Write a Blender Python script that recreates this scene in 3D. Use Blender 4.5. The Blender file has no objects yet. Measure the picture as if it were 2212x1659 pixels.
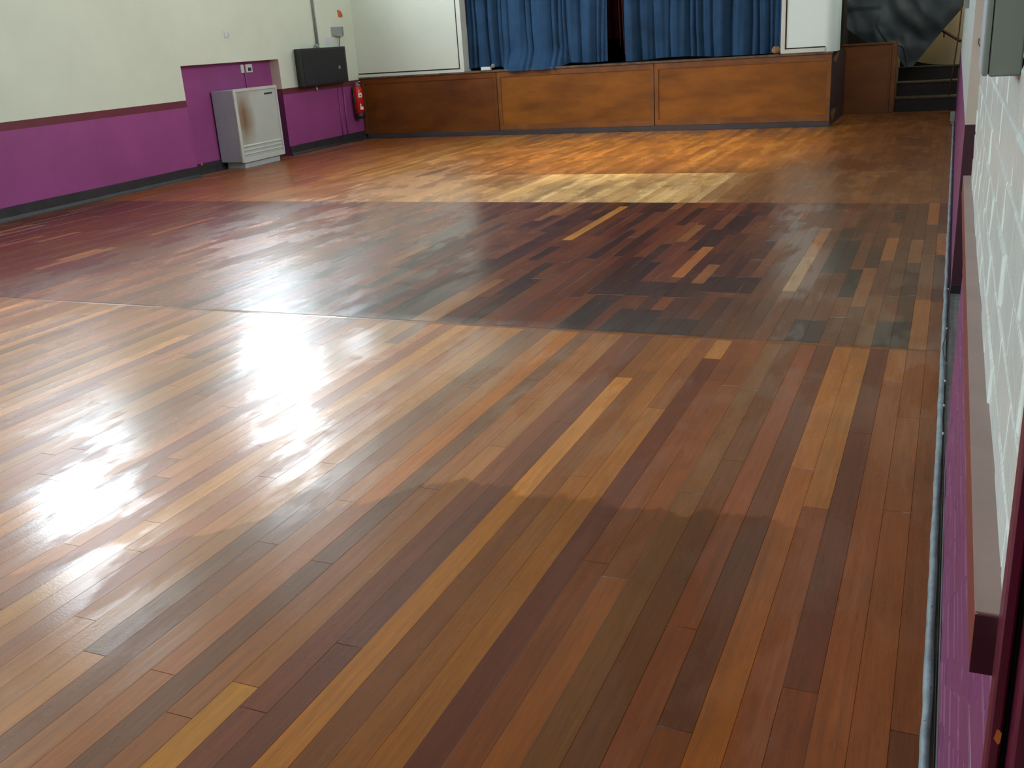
import bpy, bmesh, math, random
from mathutils import Vector, Matrix, noise
C = bpy.context.scene.collection
PI = math.pi
def XL(y): return -9.421 - 0.044*(y-10)      # face of the slightly skewed left wall
XR = 0.0764                                   # face of the right wall
YS, ZS = 15.61, 1.06                          # stage front, stage top
YB = -5.0                                     # wall behind the viewpoint
ZC = 5.2

# ------------------------------------------------------------------ materials
def lin(c):
    r = []
    for v in c:
        v = v/255.0
        r.append(v/12.92 if v <= 0.04045 else ((v+0.055)/1.055)**2.4)
    return (r[0], r[1], r[2], 1.0)
def nd(nt, t, **kw):
    n = nt.nodes.new(t)
    for k, v in kw.items():
        if k in n.inputs.keys(): n.inputs[k].default_value = v
        else: setattr(n, k, v)
    return n
def mat(name, col, rough=0.6, var=0.12, scale=6.0, bump=0.0, bscale=40.0, metal=0.0, spec=0.5,
        stretch=(1,1,1), col2=None, spots=None, coat=0.0):
    """paint / wood / metal with procedural unevenness"""
    m = bpy.data.materials.new(name); m.use_nodes = True
    nt = m.node_tree; L = nt.links.new
    b = nt.nodes['Principled BSDF']
    b.inputs['Roughness'].default_value = rough
    b.inputs['Metallic'].default_value = metal
    b.inputs['Specular IOR Level'].default_value = spec
    b.inputs['Coat Weight'].default_value = coat
    g = nd(nt, 'ShaderNodeNewGeometry')
    mp = nd(nt, 'ShaderNodeMapping'); mp.inputs['Scale'].default_value = stretch
    L(g.outputs['Position'], mp.inputs['Vector'])
    n1 = nd(nt, 'ShaderNodeTexNoise', Scale=scale, Detail=5.0, Roughness=0.6)
    L(mp.outputs[0], n1.inputs['Vector'])
    base = lin(col)
    c2 = lin(col2) if col2 else tuple(v*(1-2*var) for v in base[:3])+(1,)
    c1 = base if col2 else tuple(min(1, v*(1+var)) for v in base[:3])+(1,)
    rp = nd(nt, 'ShaderNodeValToRGB')
    rp.color_ramp.elements[0].position = 0.3; rp.color_ramp.elements[0].color = c2
    rp.color_ramp.elements[1].position = 0.7; rp.color_ramp.elements[1].color = c1
    L(n1.outputs['Fac'], rp.inputs['Fac'])
    out = rp.outputs['Color']
    if spots:      # small chips / scuffs
        n2 = nd(nt, 'ShaderNodeTexNoise', Scale=spots[1], Detail=3.0, Roughness=0.7)
        L(g.outputs['Position'], n2.inputs['Vector'])
        r2 = nd(nt, 'ShaderNodeValToRGB')
        r2.color_ramp.elements[0].position = spots[2]; r2.color_ramp.elements[1].position = spots[2]+0.03
        L(n2.outputs['Fac'], r2.inputs['Fac'])
        mx = nd(nt, 'ShaderNodeMix', data_type='RGBA')
        L(r2.outputs['Color'], mx.inputs['Factor']); L(out, mx.inputs['A']); mx.inputs['B'].default_value = lin(spots[0])
        out = mx.outputs['Result']
    L(out, b.inputs['Base Color'])
    if bump:
        n3 = nd(nt, 'ShaderNodeTexNoise', Scale=bscale, Detail=4.0)
        L(mp.outputs[0], n3.inputs['Vector'])
        bp = nd(nt, 'ShaderNodeBump', Strength=bump, Distance=0.01)
        L(n3.outputs['Fac'], bp.inputs['Height']); L(bp.outputs[0], b.inputs['Normal'])
    return m

M = {}
M['cream'] = mat('cream_paint', (208,214,196), 0.55, 0.03, 1.2, 0.05, 30)
M['purple'] = mat('purple_paint', (146,68,126), 0.45, 0.08, 1.5, 0.06, 30, spots=((180,130,165), 14.0, 0.74))
M['maroon_band'] = mat('maroon_band_paint', (104,46,58), 0.45, 0.06, 2)
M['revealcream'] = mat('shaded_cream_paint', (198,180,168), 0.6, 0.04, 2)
M['skirt'] = mat('black_vinyl', (48,48,52), 0.4, 0.2, 5, 0.15, 20, spots=((110,110,112), 30, 0.7))
M['stageskirt'] = mat('grey_vinyl', (62,56,60), 0.45, 0.15, 3)
M['white'] = mat('white_gloss_paint', (206,210,200), 0.4, 0.03, 2, 0.03, 20)
M['panelL'] = mat('ivory_panel_paint', (208,213,200), 0.45, 0.03, 1.0)
M['panelR'] = mat('white_panel_paint', (228,243,240), 0.45, 0.02, 1.0)
M['groove'] = mat('dark_groove', (42,26,26), 0.6, 0.1)
M['brick'] = mat('white_painted_brick', (216,226,222), 0.22, 0.04, 9, 0.25, 60, spec=0.6)
M['rightpurple'] = mat('purple_painted_brick', (122,62,108), 0.35, 0.08, 5, 0.25, 50, stretch=(1,.3,1), spots=((190,150,180), 40, 0.72))
M['maroon'] = mat('maroon_gloss', (92,22,48), 0.3, 0.12, 6, 0.05, 20)
M['railtop'] = mat('mauve_rail_top', (150,122,116), 0.4, 0.08, 5)  # paler mauve used on the top face of the dado rail
M['railfront'] = mat('brown_rail_front', (118,52,46), 0.4, 0.1, 8)
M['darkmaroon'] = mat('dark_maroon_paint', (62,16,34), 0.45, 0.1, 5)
M['chip'] = mat('bare_orange_wood', (205,112,52), 0.6, 0.15, 80)
M['chipgrey'] = mat('bare_tan_filler', (170,140,110), 0.7, 0.15, 80)
M['kerb'] = mat('grey_floor_paint', (130,146,154), 0.5, 0.2, 12, 0.3, 40, spots=((60,62,64), 60, 0.66))
M['concrete'] = mat('grey_concrete', (104,102,104), 0.7, 0.15, 20, 0.2, 60)
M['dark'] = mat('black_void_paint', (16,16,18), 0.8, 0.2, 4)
M['black'] = mat('black_speaker_vinyl', (30,32,36), 0.5, 0.1, 20, 0.1, 120, spots=((62,62,64), 9, 0.74))
M['grille'] = mat('black_grille_cloth', (27,29,33), 0.75, 0.2, 60, 0.3, 200)
M['blue'] = mat('blue_velour', (39,70,102), 0.85, 0.15, 3, 0.12, 90, spec=0.2)
M['reddrape'] = mat('maroon_drape', (92,28,52), 0.9, 0.2, 4, spec=0.2)
M['cord'] = mat('red_brown_cord', (104,58,62), 0.8, 0.2, 40)
M['ply'] = mat('orange_brown_plywood', (152,92,28), 0.38, 0.1, 2.2, 0.02, 30, stretch=(.5,.5,1.6), col2=(108,62,18), spec=0.3)
M['plyframe'] = mat('brown_timber_frame', (134,80,26), 0.4, 0.1, 3, col2=(98,54,20))
M['plyshade'] = mat('shaded_brown_plywood', (124,70,24), 0.38, 0.1, 1.8, 0.02, 30, stretch=(.6,.6,1.4), col2=(82,42,15), spec=0.3)  # darker plywood copy: dimmer light on the left stage panel put into colour
M['nosing'] = mat('worn_stage_edge', (112,88,66), 0.5, 0.2, 10, col2=(70,50,38))
M['plydark'] = mat('dark_brown_plywood', (134,78,28), 0.45, 0.1, 2, stretch=(.5,.5,1.5), col2=(104,54,24))
M['stageboards'] = mat('dark_stage_boards', (50,40,34), 0.7, 0.15, 6)
M['stepblack'] = mat('black_step_paint', (22,15,12), 0.6, 0.2, 6)
M['stepedge'] = mat('grey_step_edge', (66,56,48), 0.6, 0.3, 25)
M['sheet'] = mat('grey_polythene', (60,70,78), 0.4, 0.15, 2.5, 0.12, 8)
M['yellowcream'] = mat('old_cream_plaster', (168,150,112), 0.7, 0.08, 2)
M['railwood'] = mat('brown_handrail', (84,46,32), 0.4, 0.1, 10)
M['pole'] = mat('brown_rope', (92,64,40), 0.8, 0.2, 30)
M['greybox'] = mat('grey_enamel', (116,122,114), 0.4, 0.03, 6)
M['boxedge'] = mat('lit_edge_enamel', (176,186,194), 0.3, 0.03, 6)  # paler copy of the cabinet grey, its bright edge highlight painted in
M['smallgrey'] = mat('grey_plastic', (122,128,122), 0.45, 0.05, 10)
M['steel'] = mat('galvanised_steel', (176,188,192), 0.35, 0.1, 20, metal=0.2)
M['paper'] = mat('white_paper', (206,202,208), 0.7, 0.03, 10)
M['orange'] = mat('orange_card', (196,98,44), 0.6, 0.15, 30)
M['plastic'] = mat('white_plastic', (210,210,206), 0.4, 0.03, 10)
M['brownpaper'] = mat('brown_cardboard', (150,112,78), 0.8, 0.2, 30, 0.3, 60)
M['red'] = mat('red_extinguisher_enamel', (196,34,28), 0.25, 0.05, 8)
M['rubber'] = mat('black_rubber', (28,28,30), 0.5, 0.1, 20)
M['label'] = mat('white_label', (220,216,216), 0.5, 0.03, 20)
M['heater'] = mat('heater_grey_enamel', (158,160,160), 0.45, 0.04, 3)
M['heatside'] = mat('heater_side_enamel', (154,158,166), 0.45, 0.05, 3)
M['heaterface'] = mat('pale_heater_enamel', (188,194,186), 0.4, 0.03, 3)
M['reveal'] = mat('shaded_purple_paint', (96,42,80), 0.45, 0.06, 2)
M['plinth'] = mat('pale_grey_plinth', (176,186,186), 0.4, 0.04, 6)
M['badge'] = mat('dark_badge', (56,56,58), 0.4, 0.1, 200)
M['cable'] = mat('brown_cable', (46,32,28), 0.35, 0.2, 60)
M['ceiling'] = mat('ceiling_paint', (196,196,188), 0.8, 0.03, 2)
M['torn'] = mat('splintered_ply', (128,96,70), 0.8, 0.2, 40)
M['frame'] = mat('window_frame_paint', (215,215,210), 0.4, 0.03, 5)

def heater_front():
    m = mat('heater_front_enamel', (180,186,178), 0.4, 0.03, 3); nt = m.node_tree; L = nt.links.new
    b = nt.nodes['Principled BSDF']; src = b.inputs['Base Color'].links[0].from_socket
    tc = nd(nt, 'ShaderNodeTexCoord'); sp = nd(nt, 'ShaderNodeSeparateXYZ'); L(tc.outputs['Generated'], sp.inputs[0])
    ns = nd(nt, 'ShaderNodeTexNoise', Scale=3.0, Detail=4.0); L(tc.outputs['Generated'], ns.inputs['Vector'])
    def mth(op, a, bb=None, clamp=False):
        n = nd(nt, 'ShaderNodeMath', operation=op); n.use_clamp = clamp
        for i, v in enumerate((a, bb)):
            if v is None: continue
            if isinstance(v, (int, float)): n.inputs[i].default_value = v
            else: L(v, n.inputs[i])
        return n.outputs[0]
    # scorch running down the left side of the panel
    dx = mth('ABSOLUTE', mth('SUBTRACT', mth('ADD', sp.outputs['Y'], mth('MULTIPLY', ns.outputs['Fac'], .16)), .24))
    a = mth('SUBTRACT', 1.0, mth('MULTIPLY', dx, 4.2), True)
    dz = mth('ABSOLUTE', mth('SUBTRACT', sp.outputs['Z'], .6)); c = mth('SUBTRACT', 1.25, mth('MULTIPLY', dz, 2.6), True)
    f = mth('MULTIPLY', mth('MULTIPLY', mth('POWER', a, .7), c), .95)
    mx = nd(nt, 'ShaderNodeMix', data_type='RGBA'); L(f, mx.inputs['Factor']); L(src, mx.inputs['A']); mx.inputs['B'].default_value = lin((120,88,52))
    L(mx.outputs['Result'], b.inputs['Base Color'])
    return m
M['heaterfront'] = heater_front()

def glass():
    m = bpy.data.materials.new('window_glass'); m.use_nodes = True; nt = m.node_tree
    nt.nodes.remove(nt.nodes['Principled BSDF'])
    t = nd(nt, 'ShaderNodeBsdfTransparent'); g = nd(nt, 'ShaderNodeBsdfGlossy', Roughness=0.02)
    fr = nd(nt, 'ShaderNodeFresnel', IOR=1.45); mx = nd(nt, 'ShaderNodeMixShader')
    nt.links.new(fr.outputs[0], mx.inputs[0]); nt.links.new(t.outputs[0], mx.inputs[1]); nt.links.new(g.outputs[0], mx.inputs[2])
    nt.links.new(mx.outputs[0], nt.nodes['Material Output'].inputs['Surface'])
    return m
M['glass'] = glass()

def floor_mat():
    m = bpy.data.materials.new('varnished_strip_flooring'); m.use_nodes = True; nt = m.node_tree; L = nt.links.new
    b = nt.nodes['Principled BSDF']
    def mth(op, a, bb=None, cc=None, clamp=False):
        n = nd(nt, 'ShaderNodeMath', operation=op); n.use_clamp = clamp
        for i, v in enumerate((a, bb, cc)):
            if v is None: continue
            if isinstance(v, (int, float)): n.inputs[i].default_value = v
            else: L(v, n.inputs[i])
        return n.outputs[0]
    col = nd(nt, 'ShaderNodeAttribute', attribute_name='plank')
    g = nd(nt, 'ShaderNodeNewGeometry'); sp = nd(nt, 'ShaderNodeSeparateXYZ'); L(g.outputs['Position'], sp.inputs[0])
    X, Y = sp.outputs['X'], sp.outputs['Y']
    uv = nd(nt, 'ShaderNodeUVMap', uv_map='plankuv'); su = nd(nt, 'ShaderNodeSeparateXYZ'); L(uv.outputs[0], su.inputs[0])
    U, V = su.outputs['X'], su.outputs['Y']      # metres from the nearest-side edges
    rnd = nd(nt, 'ShaderNodeAttribute', attribute_name='rnd'); rs = nd(nt, 'ShaderNodeSeparateXYZ'); L(rnd.outputs['Vector'], rs.inputs[0])
    # grain: noise stretched along the boards, shifted per board
    cv = nd(nt, 'ShaderNodeCombineXYZ'); L(mth('MULTIPLY', X, 60.0), cv.inputs[0]); L(mth('MULTIPLY', Y, 2.2), cv.inputs[1]); L(mth('MULTIPLY', rs.outputs['X'], 50.0), cv.inputs[2])
    gr = nd(nt, 'ShaderNodeTexNoise', Scale=1.0, Detail=6.0, Roughness=0.65); L(cv.outputs[0], gr.inputs['Vector'])
    cv2 = nd(nt, 'ShaderNodeCombineXYZ'); L(mth('MULTIPLY', X, 300.0), cv2.inputs[0]); L(mth('MULTIPLY', Y, 12.0), cv2.inputs[1]); L(rs.outputs['X'], cv2.inputs[2])
    fg = nd(nt, 'ShaderNodeTexNoise', Scale=1.0, Detail=3.0); L(cv2.outputs[0], fg.inputs['Vector'])
    k = mth('ADD', mth('MULTIPLY', gr.outputs['Fac'], .95), mth('ADD', mth('MULTIPLY', fg.outputs['Fac'], .5), .275))
    # broad blotches of wear
    bl = nd(nt, 'ShaderNodeTexNoise', Scale=1.7, Detail=4.0, Roughness=0.6); L(g.outputs['Position'], bl.inputs['Vector'])
    k = mth('MULTIPLY', k, mth('ADD', mth('MULTIPLY', bl.outputs['Fac'], .6), .7))
    # fresh coat of varnish: from the camera side up to a wavering edge, and in ragged puddles beyond it
    wn = nd(nt, 'ShaderNodeTexNoise', Scale=2.3, Detail=6.0, Roughness=0.62)
    wv = nd(nt, 'ShaderNodeCombineXYZ'); L(mth('MULTIPLY', X, 1.6), wv.inputs[0]); L(mth('MULTIPLY', Y, .8), wv.inputs[1]); L(wv.outputs[0], wn.inputs['Vector'])
    e = mth('ADD', Y, mth('MULTIPLY', wn.outputs['Fac'], .45))            # edge near y = 2.85
    left = mth('MULTIPLY', mth('ADD', X, 1.55, clamp=False), .9)          # edge swings back towards the viewer on the left
    left = mth('MINIMUM', left, 0.0)
    e = mth('SUBTRACT', e, left)
    wet = mth('MULTIPLY', mth('SUBTRACT', 3.09, e), 40.0, clamp=True)
    wf = mth('MULTIPLY', mth('SUBTRACT', -.15, mth('ADD', X, mth('MULTIPLY', wn.outputs['Fac'], .3))), 8.0, clamp=True)   # fades out near the right wall
    wet = mth('MULTIPLY', wet, wf)
    k = mth('MULTIPLY', k, mth('SUBTRACT', 1.0, mth('MULTIPLY', wet, .34)))
    # dark joints between boards
    gw = mth('ADD', .0008, mth('MULTIPLY', rs.outputs['Y'], .0011))
    ju = mth('LESS_THAN', U, gw); jv = mth('LESS_THAN', V, .0012); jo = mth('MAXIMUM', ju, jv)
    k = mth('MULTIPLY', k, mth('SUBTRACT', 1.0, mth('MULTIPLY', jo, .6)))
    mx = nd(nt, 'ShaderNodeVectorMath', operation='SCALE'); L(col.outputs['Color'], mx.inputs[0]); L(k, mx.inputs['Scale'])
    hs = nd(nt, 'ShaderNodeHueSaturation'); L(mx.outputs[0], hs.inputs['Color']); L(mth('ADD', 1.0, mth('MULTIPLY', wet, .22)), hs.inputs['Saturation'])
    L(hs.outputs[0], b.inputs['Base Color'])
    # patchy sheen: a broad milky base and a ragged-edged glossy film over it
    rn = nd(nt, 'ShaderNodeTexNoise', Scale=1.0, Detail=7.0, Roughness=0.62)
    rv = nd(nt, 'ShaderNodeCombineXYZ'); L(mth('MULTIPLY', X, 3.0), rv.inputs[0]); L(mth('MULTIPLY', Y, 1.0), rv.inputs[1]); L(mth('MULTIPLY', rs.outputs['X'], .35), rv.inputs[2]); L(rv.outputs[0], rn.inputs['Vector'])
    film = mth('MULTIPLY', mth('SUBTRACT', rn.outputs['Fac'], .47), 15.0, clamp=True)
    ro = mth('ADD', FR0, mth('MULTIPLY', mth('SUBTRACT', rs.outputs['Z'], .5), .1))
    ro = mth('SUBTRACT', ro, mth('MULTIPLY', film, .07))
    L(ro, b.inputs['Roughness'])
    nj = mth('SUBTRACT', 1.0, jo)
    def ramp(v, a, k): return mth('MULTIPLY', mth('SUBTRACT', v, a), k, clamp=True)
    def inv(v): return mth('SUBTRACT', 1.0, v)
    far = ramp(Y, 4.8, 8.0)
    dull = mth('MULTIPLY', mth('MULTIPLY', far, inv(ramp(Y, 8.8, 8.0))), mth('MULTIPLY', ramp(X, -4.4, .6), inv(ramp(X, -2.0, 1.6))))   # dark stained stretch is duller
    left = ramp(X, -6.9, 1.0)                         # gloss lowered beside the left wall to weaken its reflection
    right = mth('MULTIPLY', ramp(X, -3.0, .7), inv(far))          # gloss lowered along the near right to weaken the haze
    S = mth('MULTIPLY', mth('SUBTRACT', 1.0, mth('MULTIPLY', dull, .72)), mth('ADD', .3, mth('MULTIPLY', left, .7)))
    S = mth('MULTIPLY', S, mth('SUBTRACT', 1.0, mth('MULTIPLY', right, .62)))
    S = mth('MULTIPLY', S, mth('SUBTRACT', 1.0, mth('MULTIPLY', mth('MULTIPLY', far, ramp(X, -2.2, 1.4)), .5)))
    L(mth('MULTIPLY', nj, mth('MULTIPLY', S, .42)), b.inputs['Specular IOR Level'])
    L(mth('MULTIPLY', mth('MULTIPLY', nj, S), mth('ADD', .5, mth('MULTIPLY', film, .5))), b.inputs['Coat Weight'])
    L(mth('SUBTRACT', .3, mth('MULTIPLY', film, .13)), b.inputs['Coat Roughness'])
    # cupped boards and orange-peel varnish
    cup = mth('MULTIPLY', U, -.012)
    op = nd(nt, 'ShaderNodeTexNoise', Scale=110.0, Detail=3.0); L(g.outputs['Position'], op.inputs['Vector'])
    h = mth('ADD', cup, mth('ADD', mth('MULTIPLY', op.outputs['Fac'], .0005), mth('MULTIPLY', fg.outputs['Fac'], .00025)))
    bp = nd(nt, 'ShaderNodeBump', Strength=.45, Distance=1.0); L(h, bp.inputs['Height'])
    L(bp.outputs[0], b.inputs['Normal']); L(bp.outputs[0], b.inputs['Coat Normal'])
    return m
FR0 = .43

# ------------------------------------------------------------------ mesh helpers
def obj(name, bm, m, parent=None, smooth=False, bevel=0.0, seg=2):
    if bevel:
        bmesh.ops.remove_doubles(bm, verts=bm.verts, dist=1e-6)
        bmesh.ops.bevel(bm, geom=[e for e in bm.edges if len(e.link_faces) == 2 and e.calc_face_angle(0) > .5], offset=bevel, segments=seg, profile=.6, affect='EDGES')
    me = bpy.data.meshes.new(name); bm.to_mesh(me); bm.free()
    for mm in (m if isinstance(m, (list, tuple)) else [m]): me.materials.append(M[mm] if isinstance(mm, str) else mm)
    if smooth:
        for p in me.polygons: p.use_smooth = True
    o = bpy.data.objects.new(name, me); C.objects.link(o)
    if parent is not None:
        o.parent = parent
        o.matrix_parent_inverse = parent.matrix_world.inverted() if False else Matrix.Translation(-Vector(parent.location))
    return o
def thing(name, label, cat, loc, group=None):
    o = bpy.data.objects.new(name, None); C.objects.link(o); o.location = loc
    o.empty_display_size = .1
    o['label'] = label; o['category'] = cat
    if group: o['group'] = group
    return o
def tag(o, label, cat, group=None):
    o['label'] = label; o['category'] = cat
    if group: o['group'] = group
    return o
def struct(o, label=None):
    o['kind'] = 'structure'
    if label: o['label'] = label; 
    return o
def quad(bm, a, b, c, d, mi=0):
    f = bm.faces.new([bm.verts.new(v) for v in (a, b, c, d)]); f.material_index = mi; return f
def box(bm, x0, x1, y0, y1, z0, z1, mi=0, fn=None):
    vs = [bm.verts.new(fn((x, y, z)) if fn else (x, y, z)) for x in (x0, x1) for y in (y0, y1) for z in (z0, z1)]
    for ix in ((0,1,3,2), (4,6,7,5), (0,4,5,1), (2,3,7,6), (0,2,6,4), (1,5,7,3)):
        bm.faces.new([vs[i] for i in ix]).material_index = mi
    return vs
def B(x0, x1, y0, y1, z0, z1, fn=None):
    bm = bmesh.new(); box(bm, x0, x1, y0, y1, z0, z1, fn=fn); return bm
def tube(bm, pts, r, n=8, cap=True):
    pts = [Vector(p) for p in pts]; rings = []
    up = Vector((0.3, 0.2, 1)).normalized()
    for i, p in enumerate(pts):
        d = (pts[min(i+1, len(pts)-1)]-pts[max(i-1, 0)]).normalized()
        a = d.cross(up)
        if a.length < 1e-3: a = d.cross(Vector((1, 0, 0)))
        a.normalize(); b = d.cross(a)
        rr = r[i] if isinstance(r, (list, tuple)) else r
        rings.append([bm.verts.new(p+(a*math.cos(2*PI*k/n)+b*math.sin(2*PI*k/n))*rr) for k in range(n)])
    for i in range(len(rings)-1):
        for k in range(n): bm.faces.new((rings[i][k], rings[i][(k+1) % n], rings[i+1][(k+1) % n], rings[i+1][k]))
    if cap:
        bm.faces.new(rings[0][::-1]); bm.faces.new(rings[-1])
def lathe(bm, prof, cx, cy, n=24):
    rings = [[bm.verts.new((cx+r*math.cos(2*PI*k/n), cy+r*math.sin(2*PI*k/n), z)) for k in range(n)] for r, z in prof]
    for i in range(len(rings)-1):
        for k in range(n): bm.faces.new((rings[i][k], rings[i][(k+1) % n], rings[i+1][(k+1) % n], rings[i+1][k]))
    bm.faces.new(rings[0][::-1]); bm.faces.new(rings[-1])
def grid(bm, nu, nv, fn, mi=0):
    vs = [[bm.verts.new(fn(i/nu, j/nv)) for j in range(nv+1)] for i in range(nu+1)]
    for i in range(nu):
        for j in range(nv): bm.faces.new((vs[i][j], vs[i+1][j], vs[i+1][j+1], vs[i][j+1])).material_index = mi
def prism(bm, prof, y0, y1, fn=None, n=1):
    """extrude an x-z profile along y"""
    rings = []
    for i in range(n+1):
        y = y0+(y1-y0)*i/n
        rings.append([bm.verts.new(fn((x, y, z)) if fn else (x, y, z)) for x, z in prof])
    k = len(prof)
    for i in range(n):
        for j in range(k): bm.faces.new((rings[i][j], rings[i][(j+1) % k], rings[i+1][(j+1) % k], rings[i+1][j]))
    bm.faces.new(rings[0][::-1]); bm.faces.new(rings[-1])
def sk(p): return (p[0]+XL(p[1]), p[1], p[2])      # x measured from the skewed left wall

# ------------------------------------------------------------------ floor
rng = random.Random(7)
W = .082; J1, J2, J3 = 4.778, 8.876, 10.79
NEAR = {   # tones of the boards nearest the viewer, counted from the right wall: [(up to y, colour), ...]
 -1: [(1.95,(84,46,22)),(9,(106,60,28))], 0: [(9,(118,68,34))], 1: [(4.3,(122,70,38)),(9,(132,82,48))], 2: [(2.03,(104,54,30)),(9,(86,46,36))],
 3: [(3.0,(116,66,44)),(9,(146,96,54))], 4: [(2.9,(138,82,36)),(3.3,(130,66,40)),(9,(150,96,50))], 5: [(1.80,(120,66,34)),(9,(92,52,34))],
 6: [(9,(124,68,42))], 7: [(9,(100,62,40))], 8: [(3.0,(108,74,52)),(9,(118,80,54))], 9: [(2.39,(142,84,36)),(9,(120,70,44))],
 10: [(9,(116,66,44))], 11: [(4.45,(96,48,34)),(9,(160,112,74))], 12: [(3.75,(148,98,52)),(9,(126,76,44))], 13: [(9,(144,94,54))],
 14: [(4.2,(122,76,40)),(9,(136,86,46))], 15: [(4.1,(178,122,60)),(9,(128,80,44))], 16: [(9,(102,56,36))], 17: [(9,(116,66,50))],
 18: [(1.62,(190,150,112)),(9,(150,104,72))], 19: [(9,(146,96,64))], 20: [(9,(112,82,74))], 21: [(9,(166,106,50))], 22: [(9,(156,108,68))],
 23: [(9,(126,88,72))], 24: [(1.6,(182,130,66)),(9,(120,90,80))], 25: [(9,(166,120,74))], 26: [(9,(168,116,62))], 27: [(9,(150,92,54))],
 28: [(9,(168,120,80))], 29: [(9,(184,134,72))], 30: [(9,(140,84,50))], 31: [(9,(164,108,56))]}
PN = [(150,98,56),(134,80,46),(166,112,62),(120,70,42),(178,126,72),(142,92,60),(112,64,42),(158,104,58),(156,112,76)]
PD = [(74,34,19),(86,40,23),(64,30,19),(96,46,25),(80,36,21),(68,34,22),(100,54,31),(56,28,18),(88,40,18)]
PP = [(232,206,162),(224,196,150),(240,214,172),(214,182,134)]
PF = [(138,94,46),(152,106,54),(126,82,40),(144,96,44),(158,116,62)]
def warm(c): m = (132,84,48); c = [v*.86+q*.14 for v, q in zip(c, m)] if c[0] > 78 else c; return (c[0]*1.12, c[1]*1.03, c[2]*(.72+max(0, min(.12, (c[0]-140)*.0025))))
def jit(c, a=.07):
    k = 1+rng.uniform(-a, a); return tuple(max(4, min(250, v*k)) for v in c)
def mixc(a, b, t): return tuple(p*(1-t)+q*t for p, q in zip(a, b))
SPECIAL = [(-2.74,-2.62,7.12,8.66,(176,128,62)),(-1.58,-1.48,6.05,6.99,(158,98,58)),(-.87,-.77,5.79,6.74,(150,122,98)),
  (-1.9,-1.75,J1+.02,5.42,(46,26,20)),(-1.66,-1.4,J1+.02,5.25,(50,28,22)),(-1.4,-1.2,J1+.02,5.1,(60,34,25)),(-.64,-.5,J1+.02,5.2,(60,41,33)),(-.3,-.14,J1+.02,5.25,(56,38,31)),(-2.0,-1.3,5.55,5.9,(58,30,24)),(-1.3,-1.0,5.7,6.1,(54,28,24)),(-.66,-.5,6.3,7.3,(60,41,34)),(-.5,-.4,5.7,6.4,(54,37,31))]
bm = bmesh.new(); cl = bm.loops.layers.color.new('plank') if False else bm.loops.layers.float_color.new('plank')
uvl = bm.loops.layers.uv.new('plankuv'); rl = bm.loops.layers.float_vector.new('rnd') if hasattr(bm.loops.layers, 'float_vector') else None
RND = []
def plank(x0, x1, y0, y1, c, hump=0):
    """one board as four faces so that the distance to the nearest edge can be stored"""
    t = [rng.uniform(-.00035, .00035) for _ in range(4)]
    xm, ym = (x0+x1)/2, (y0+y1)/2; zm = sum(t)/4+hump
    P = [(x0,y0,t[0]),(xm,y0,(t[0]+t[1])/2),(x1,y0,t[1]),(x0,ym,(t[0]+t[2])/2+hump),(xm,ym,zm),(x1,ym,(t[1]+t[3])/2+hump),(x0,y1,t[2]),(xm,y1,(t[2]+t[3])/2),(x1,y1,t[3])]
    vs = [bm.verts.new(p) for p in P]; lc = lin(warm(c)); r = (rng.random(), rng.random()**2, rng.random())
    for q in ((0,1,4,3),(1,2,5,4),(3,4,7,6),(4,5,8,7)):
        f = bm.faces.new([vs[i] for i in q]); RND.append(r)
        for lp in f.loops:
            x, y = lp.vert.co.x, lp.vert.co.y
            lp[cl] = lc; lp[uvl].uv = (min(x-x0, x1-x), min(y-y0, y1-y))
def tone(i, x, y):
    if y < J1:
        if i in NEAR and y > .19:
            for lim, c in NEAR[i]:
                if y < lim: return jit(c, .03)
        return jit(rng.choice(PN), .08)
    if y < J2:
        c = jit(rng.choice(PD), .12)
        t = max(0, min(1, (-3.6-x)/2.0))
        c = mixc(c, jit(rng.choice(((140,80,44),(120,66,40),(104,58,42),(150,92,54))), .1), t*.85)
        if x > -1.5: c = mixc(c, jit((96,66,44), .2), .6*min(1, (x+1.5)/.5))
        if x < -6.0: c = mixc(c, (74,33,22), .8)
        if rng.random() < .05: c = jit((132,86,54))
        return c
    if y < J3:
        c = jit(rng.choice(PP), .06)
        if x < -4.2: c = mixc(c, jit((146,94,58), .1), min(1, .45+(-4.2-x)/5))
        if x < -7.2: c = mixc(c, (104,56,40), .6)
        if x > -2.1: c = mixc(c, jit((120,82,54), .1), min(1, .4+(x+2.1)/.8))
        return c
    c = jit(rng.choice(PF), .09)
    if x < -6.8: c = mixc(c, (112,62,40), min(.8, (-6.8-x)/1.5))
    if x > -2.0: c = mixc(c, (96,58,34), min(.75, (x+2.0)/1.2))
    return c
for i in range(-3, 121):
    xb = -.019-W*i; xa = xb-W
    y = YB; nxt = [.2, J1-.022, J2, J3, YS+4.7]
    x = (xa+xb)/2
    ytop = YS+4.7
    while y < ytop:
        lo, hi = (.8, 2.6) if y < J1 else ((.45, 1.3) if y < J2 else (.9, 2.2))
        y1 = y+rng.uniform(lo, hi)
        if i in NEAR:
            for lim, c in NEAR[i]:
                if y < lim-.01 < y1 and lim < J1: y1 = lim
                elif y < lim and lim < J1 and y1 < lim and y >= .2: y1 = lim
        b = [q for q in nxt if q > y+1e-4]
        if not b: break
        if y1 > b[0]-.25: y1 = b[0]
        c = tone(i, x, y+.02)
        for sx0, sx1, sy0, sy1, sc in SPECIAL:
            if sx0 <= x <= sx1:
                if y < sy0 < y1-.05: y1 = sy0
                elif abs(y-sy0) < .01: y1 = sy1; c = sc
        plank(xa, xb, y, min(y1, ytop), c)
        y = y1
        if abs(y-(J1-.022)) < 1e-5:
            plank(xa, xb, J1-.022, J1+.02, (112,70,38), .0022); y = J1+.02
me = bpy.data.meshes.new('floor'); bm.to_mesh(me); bm.free()
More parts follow.
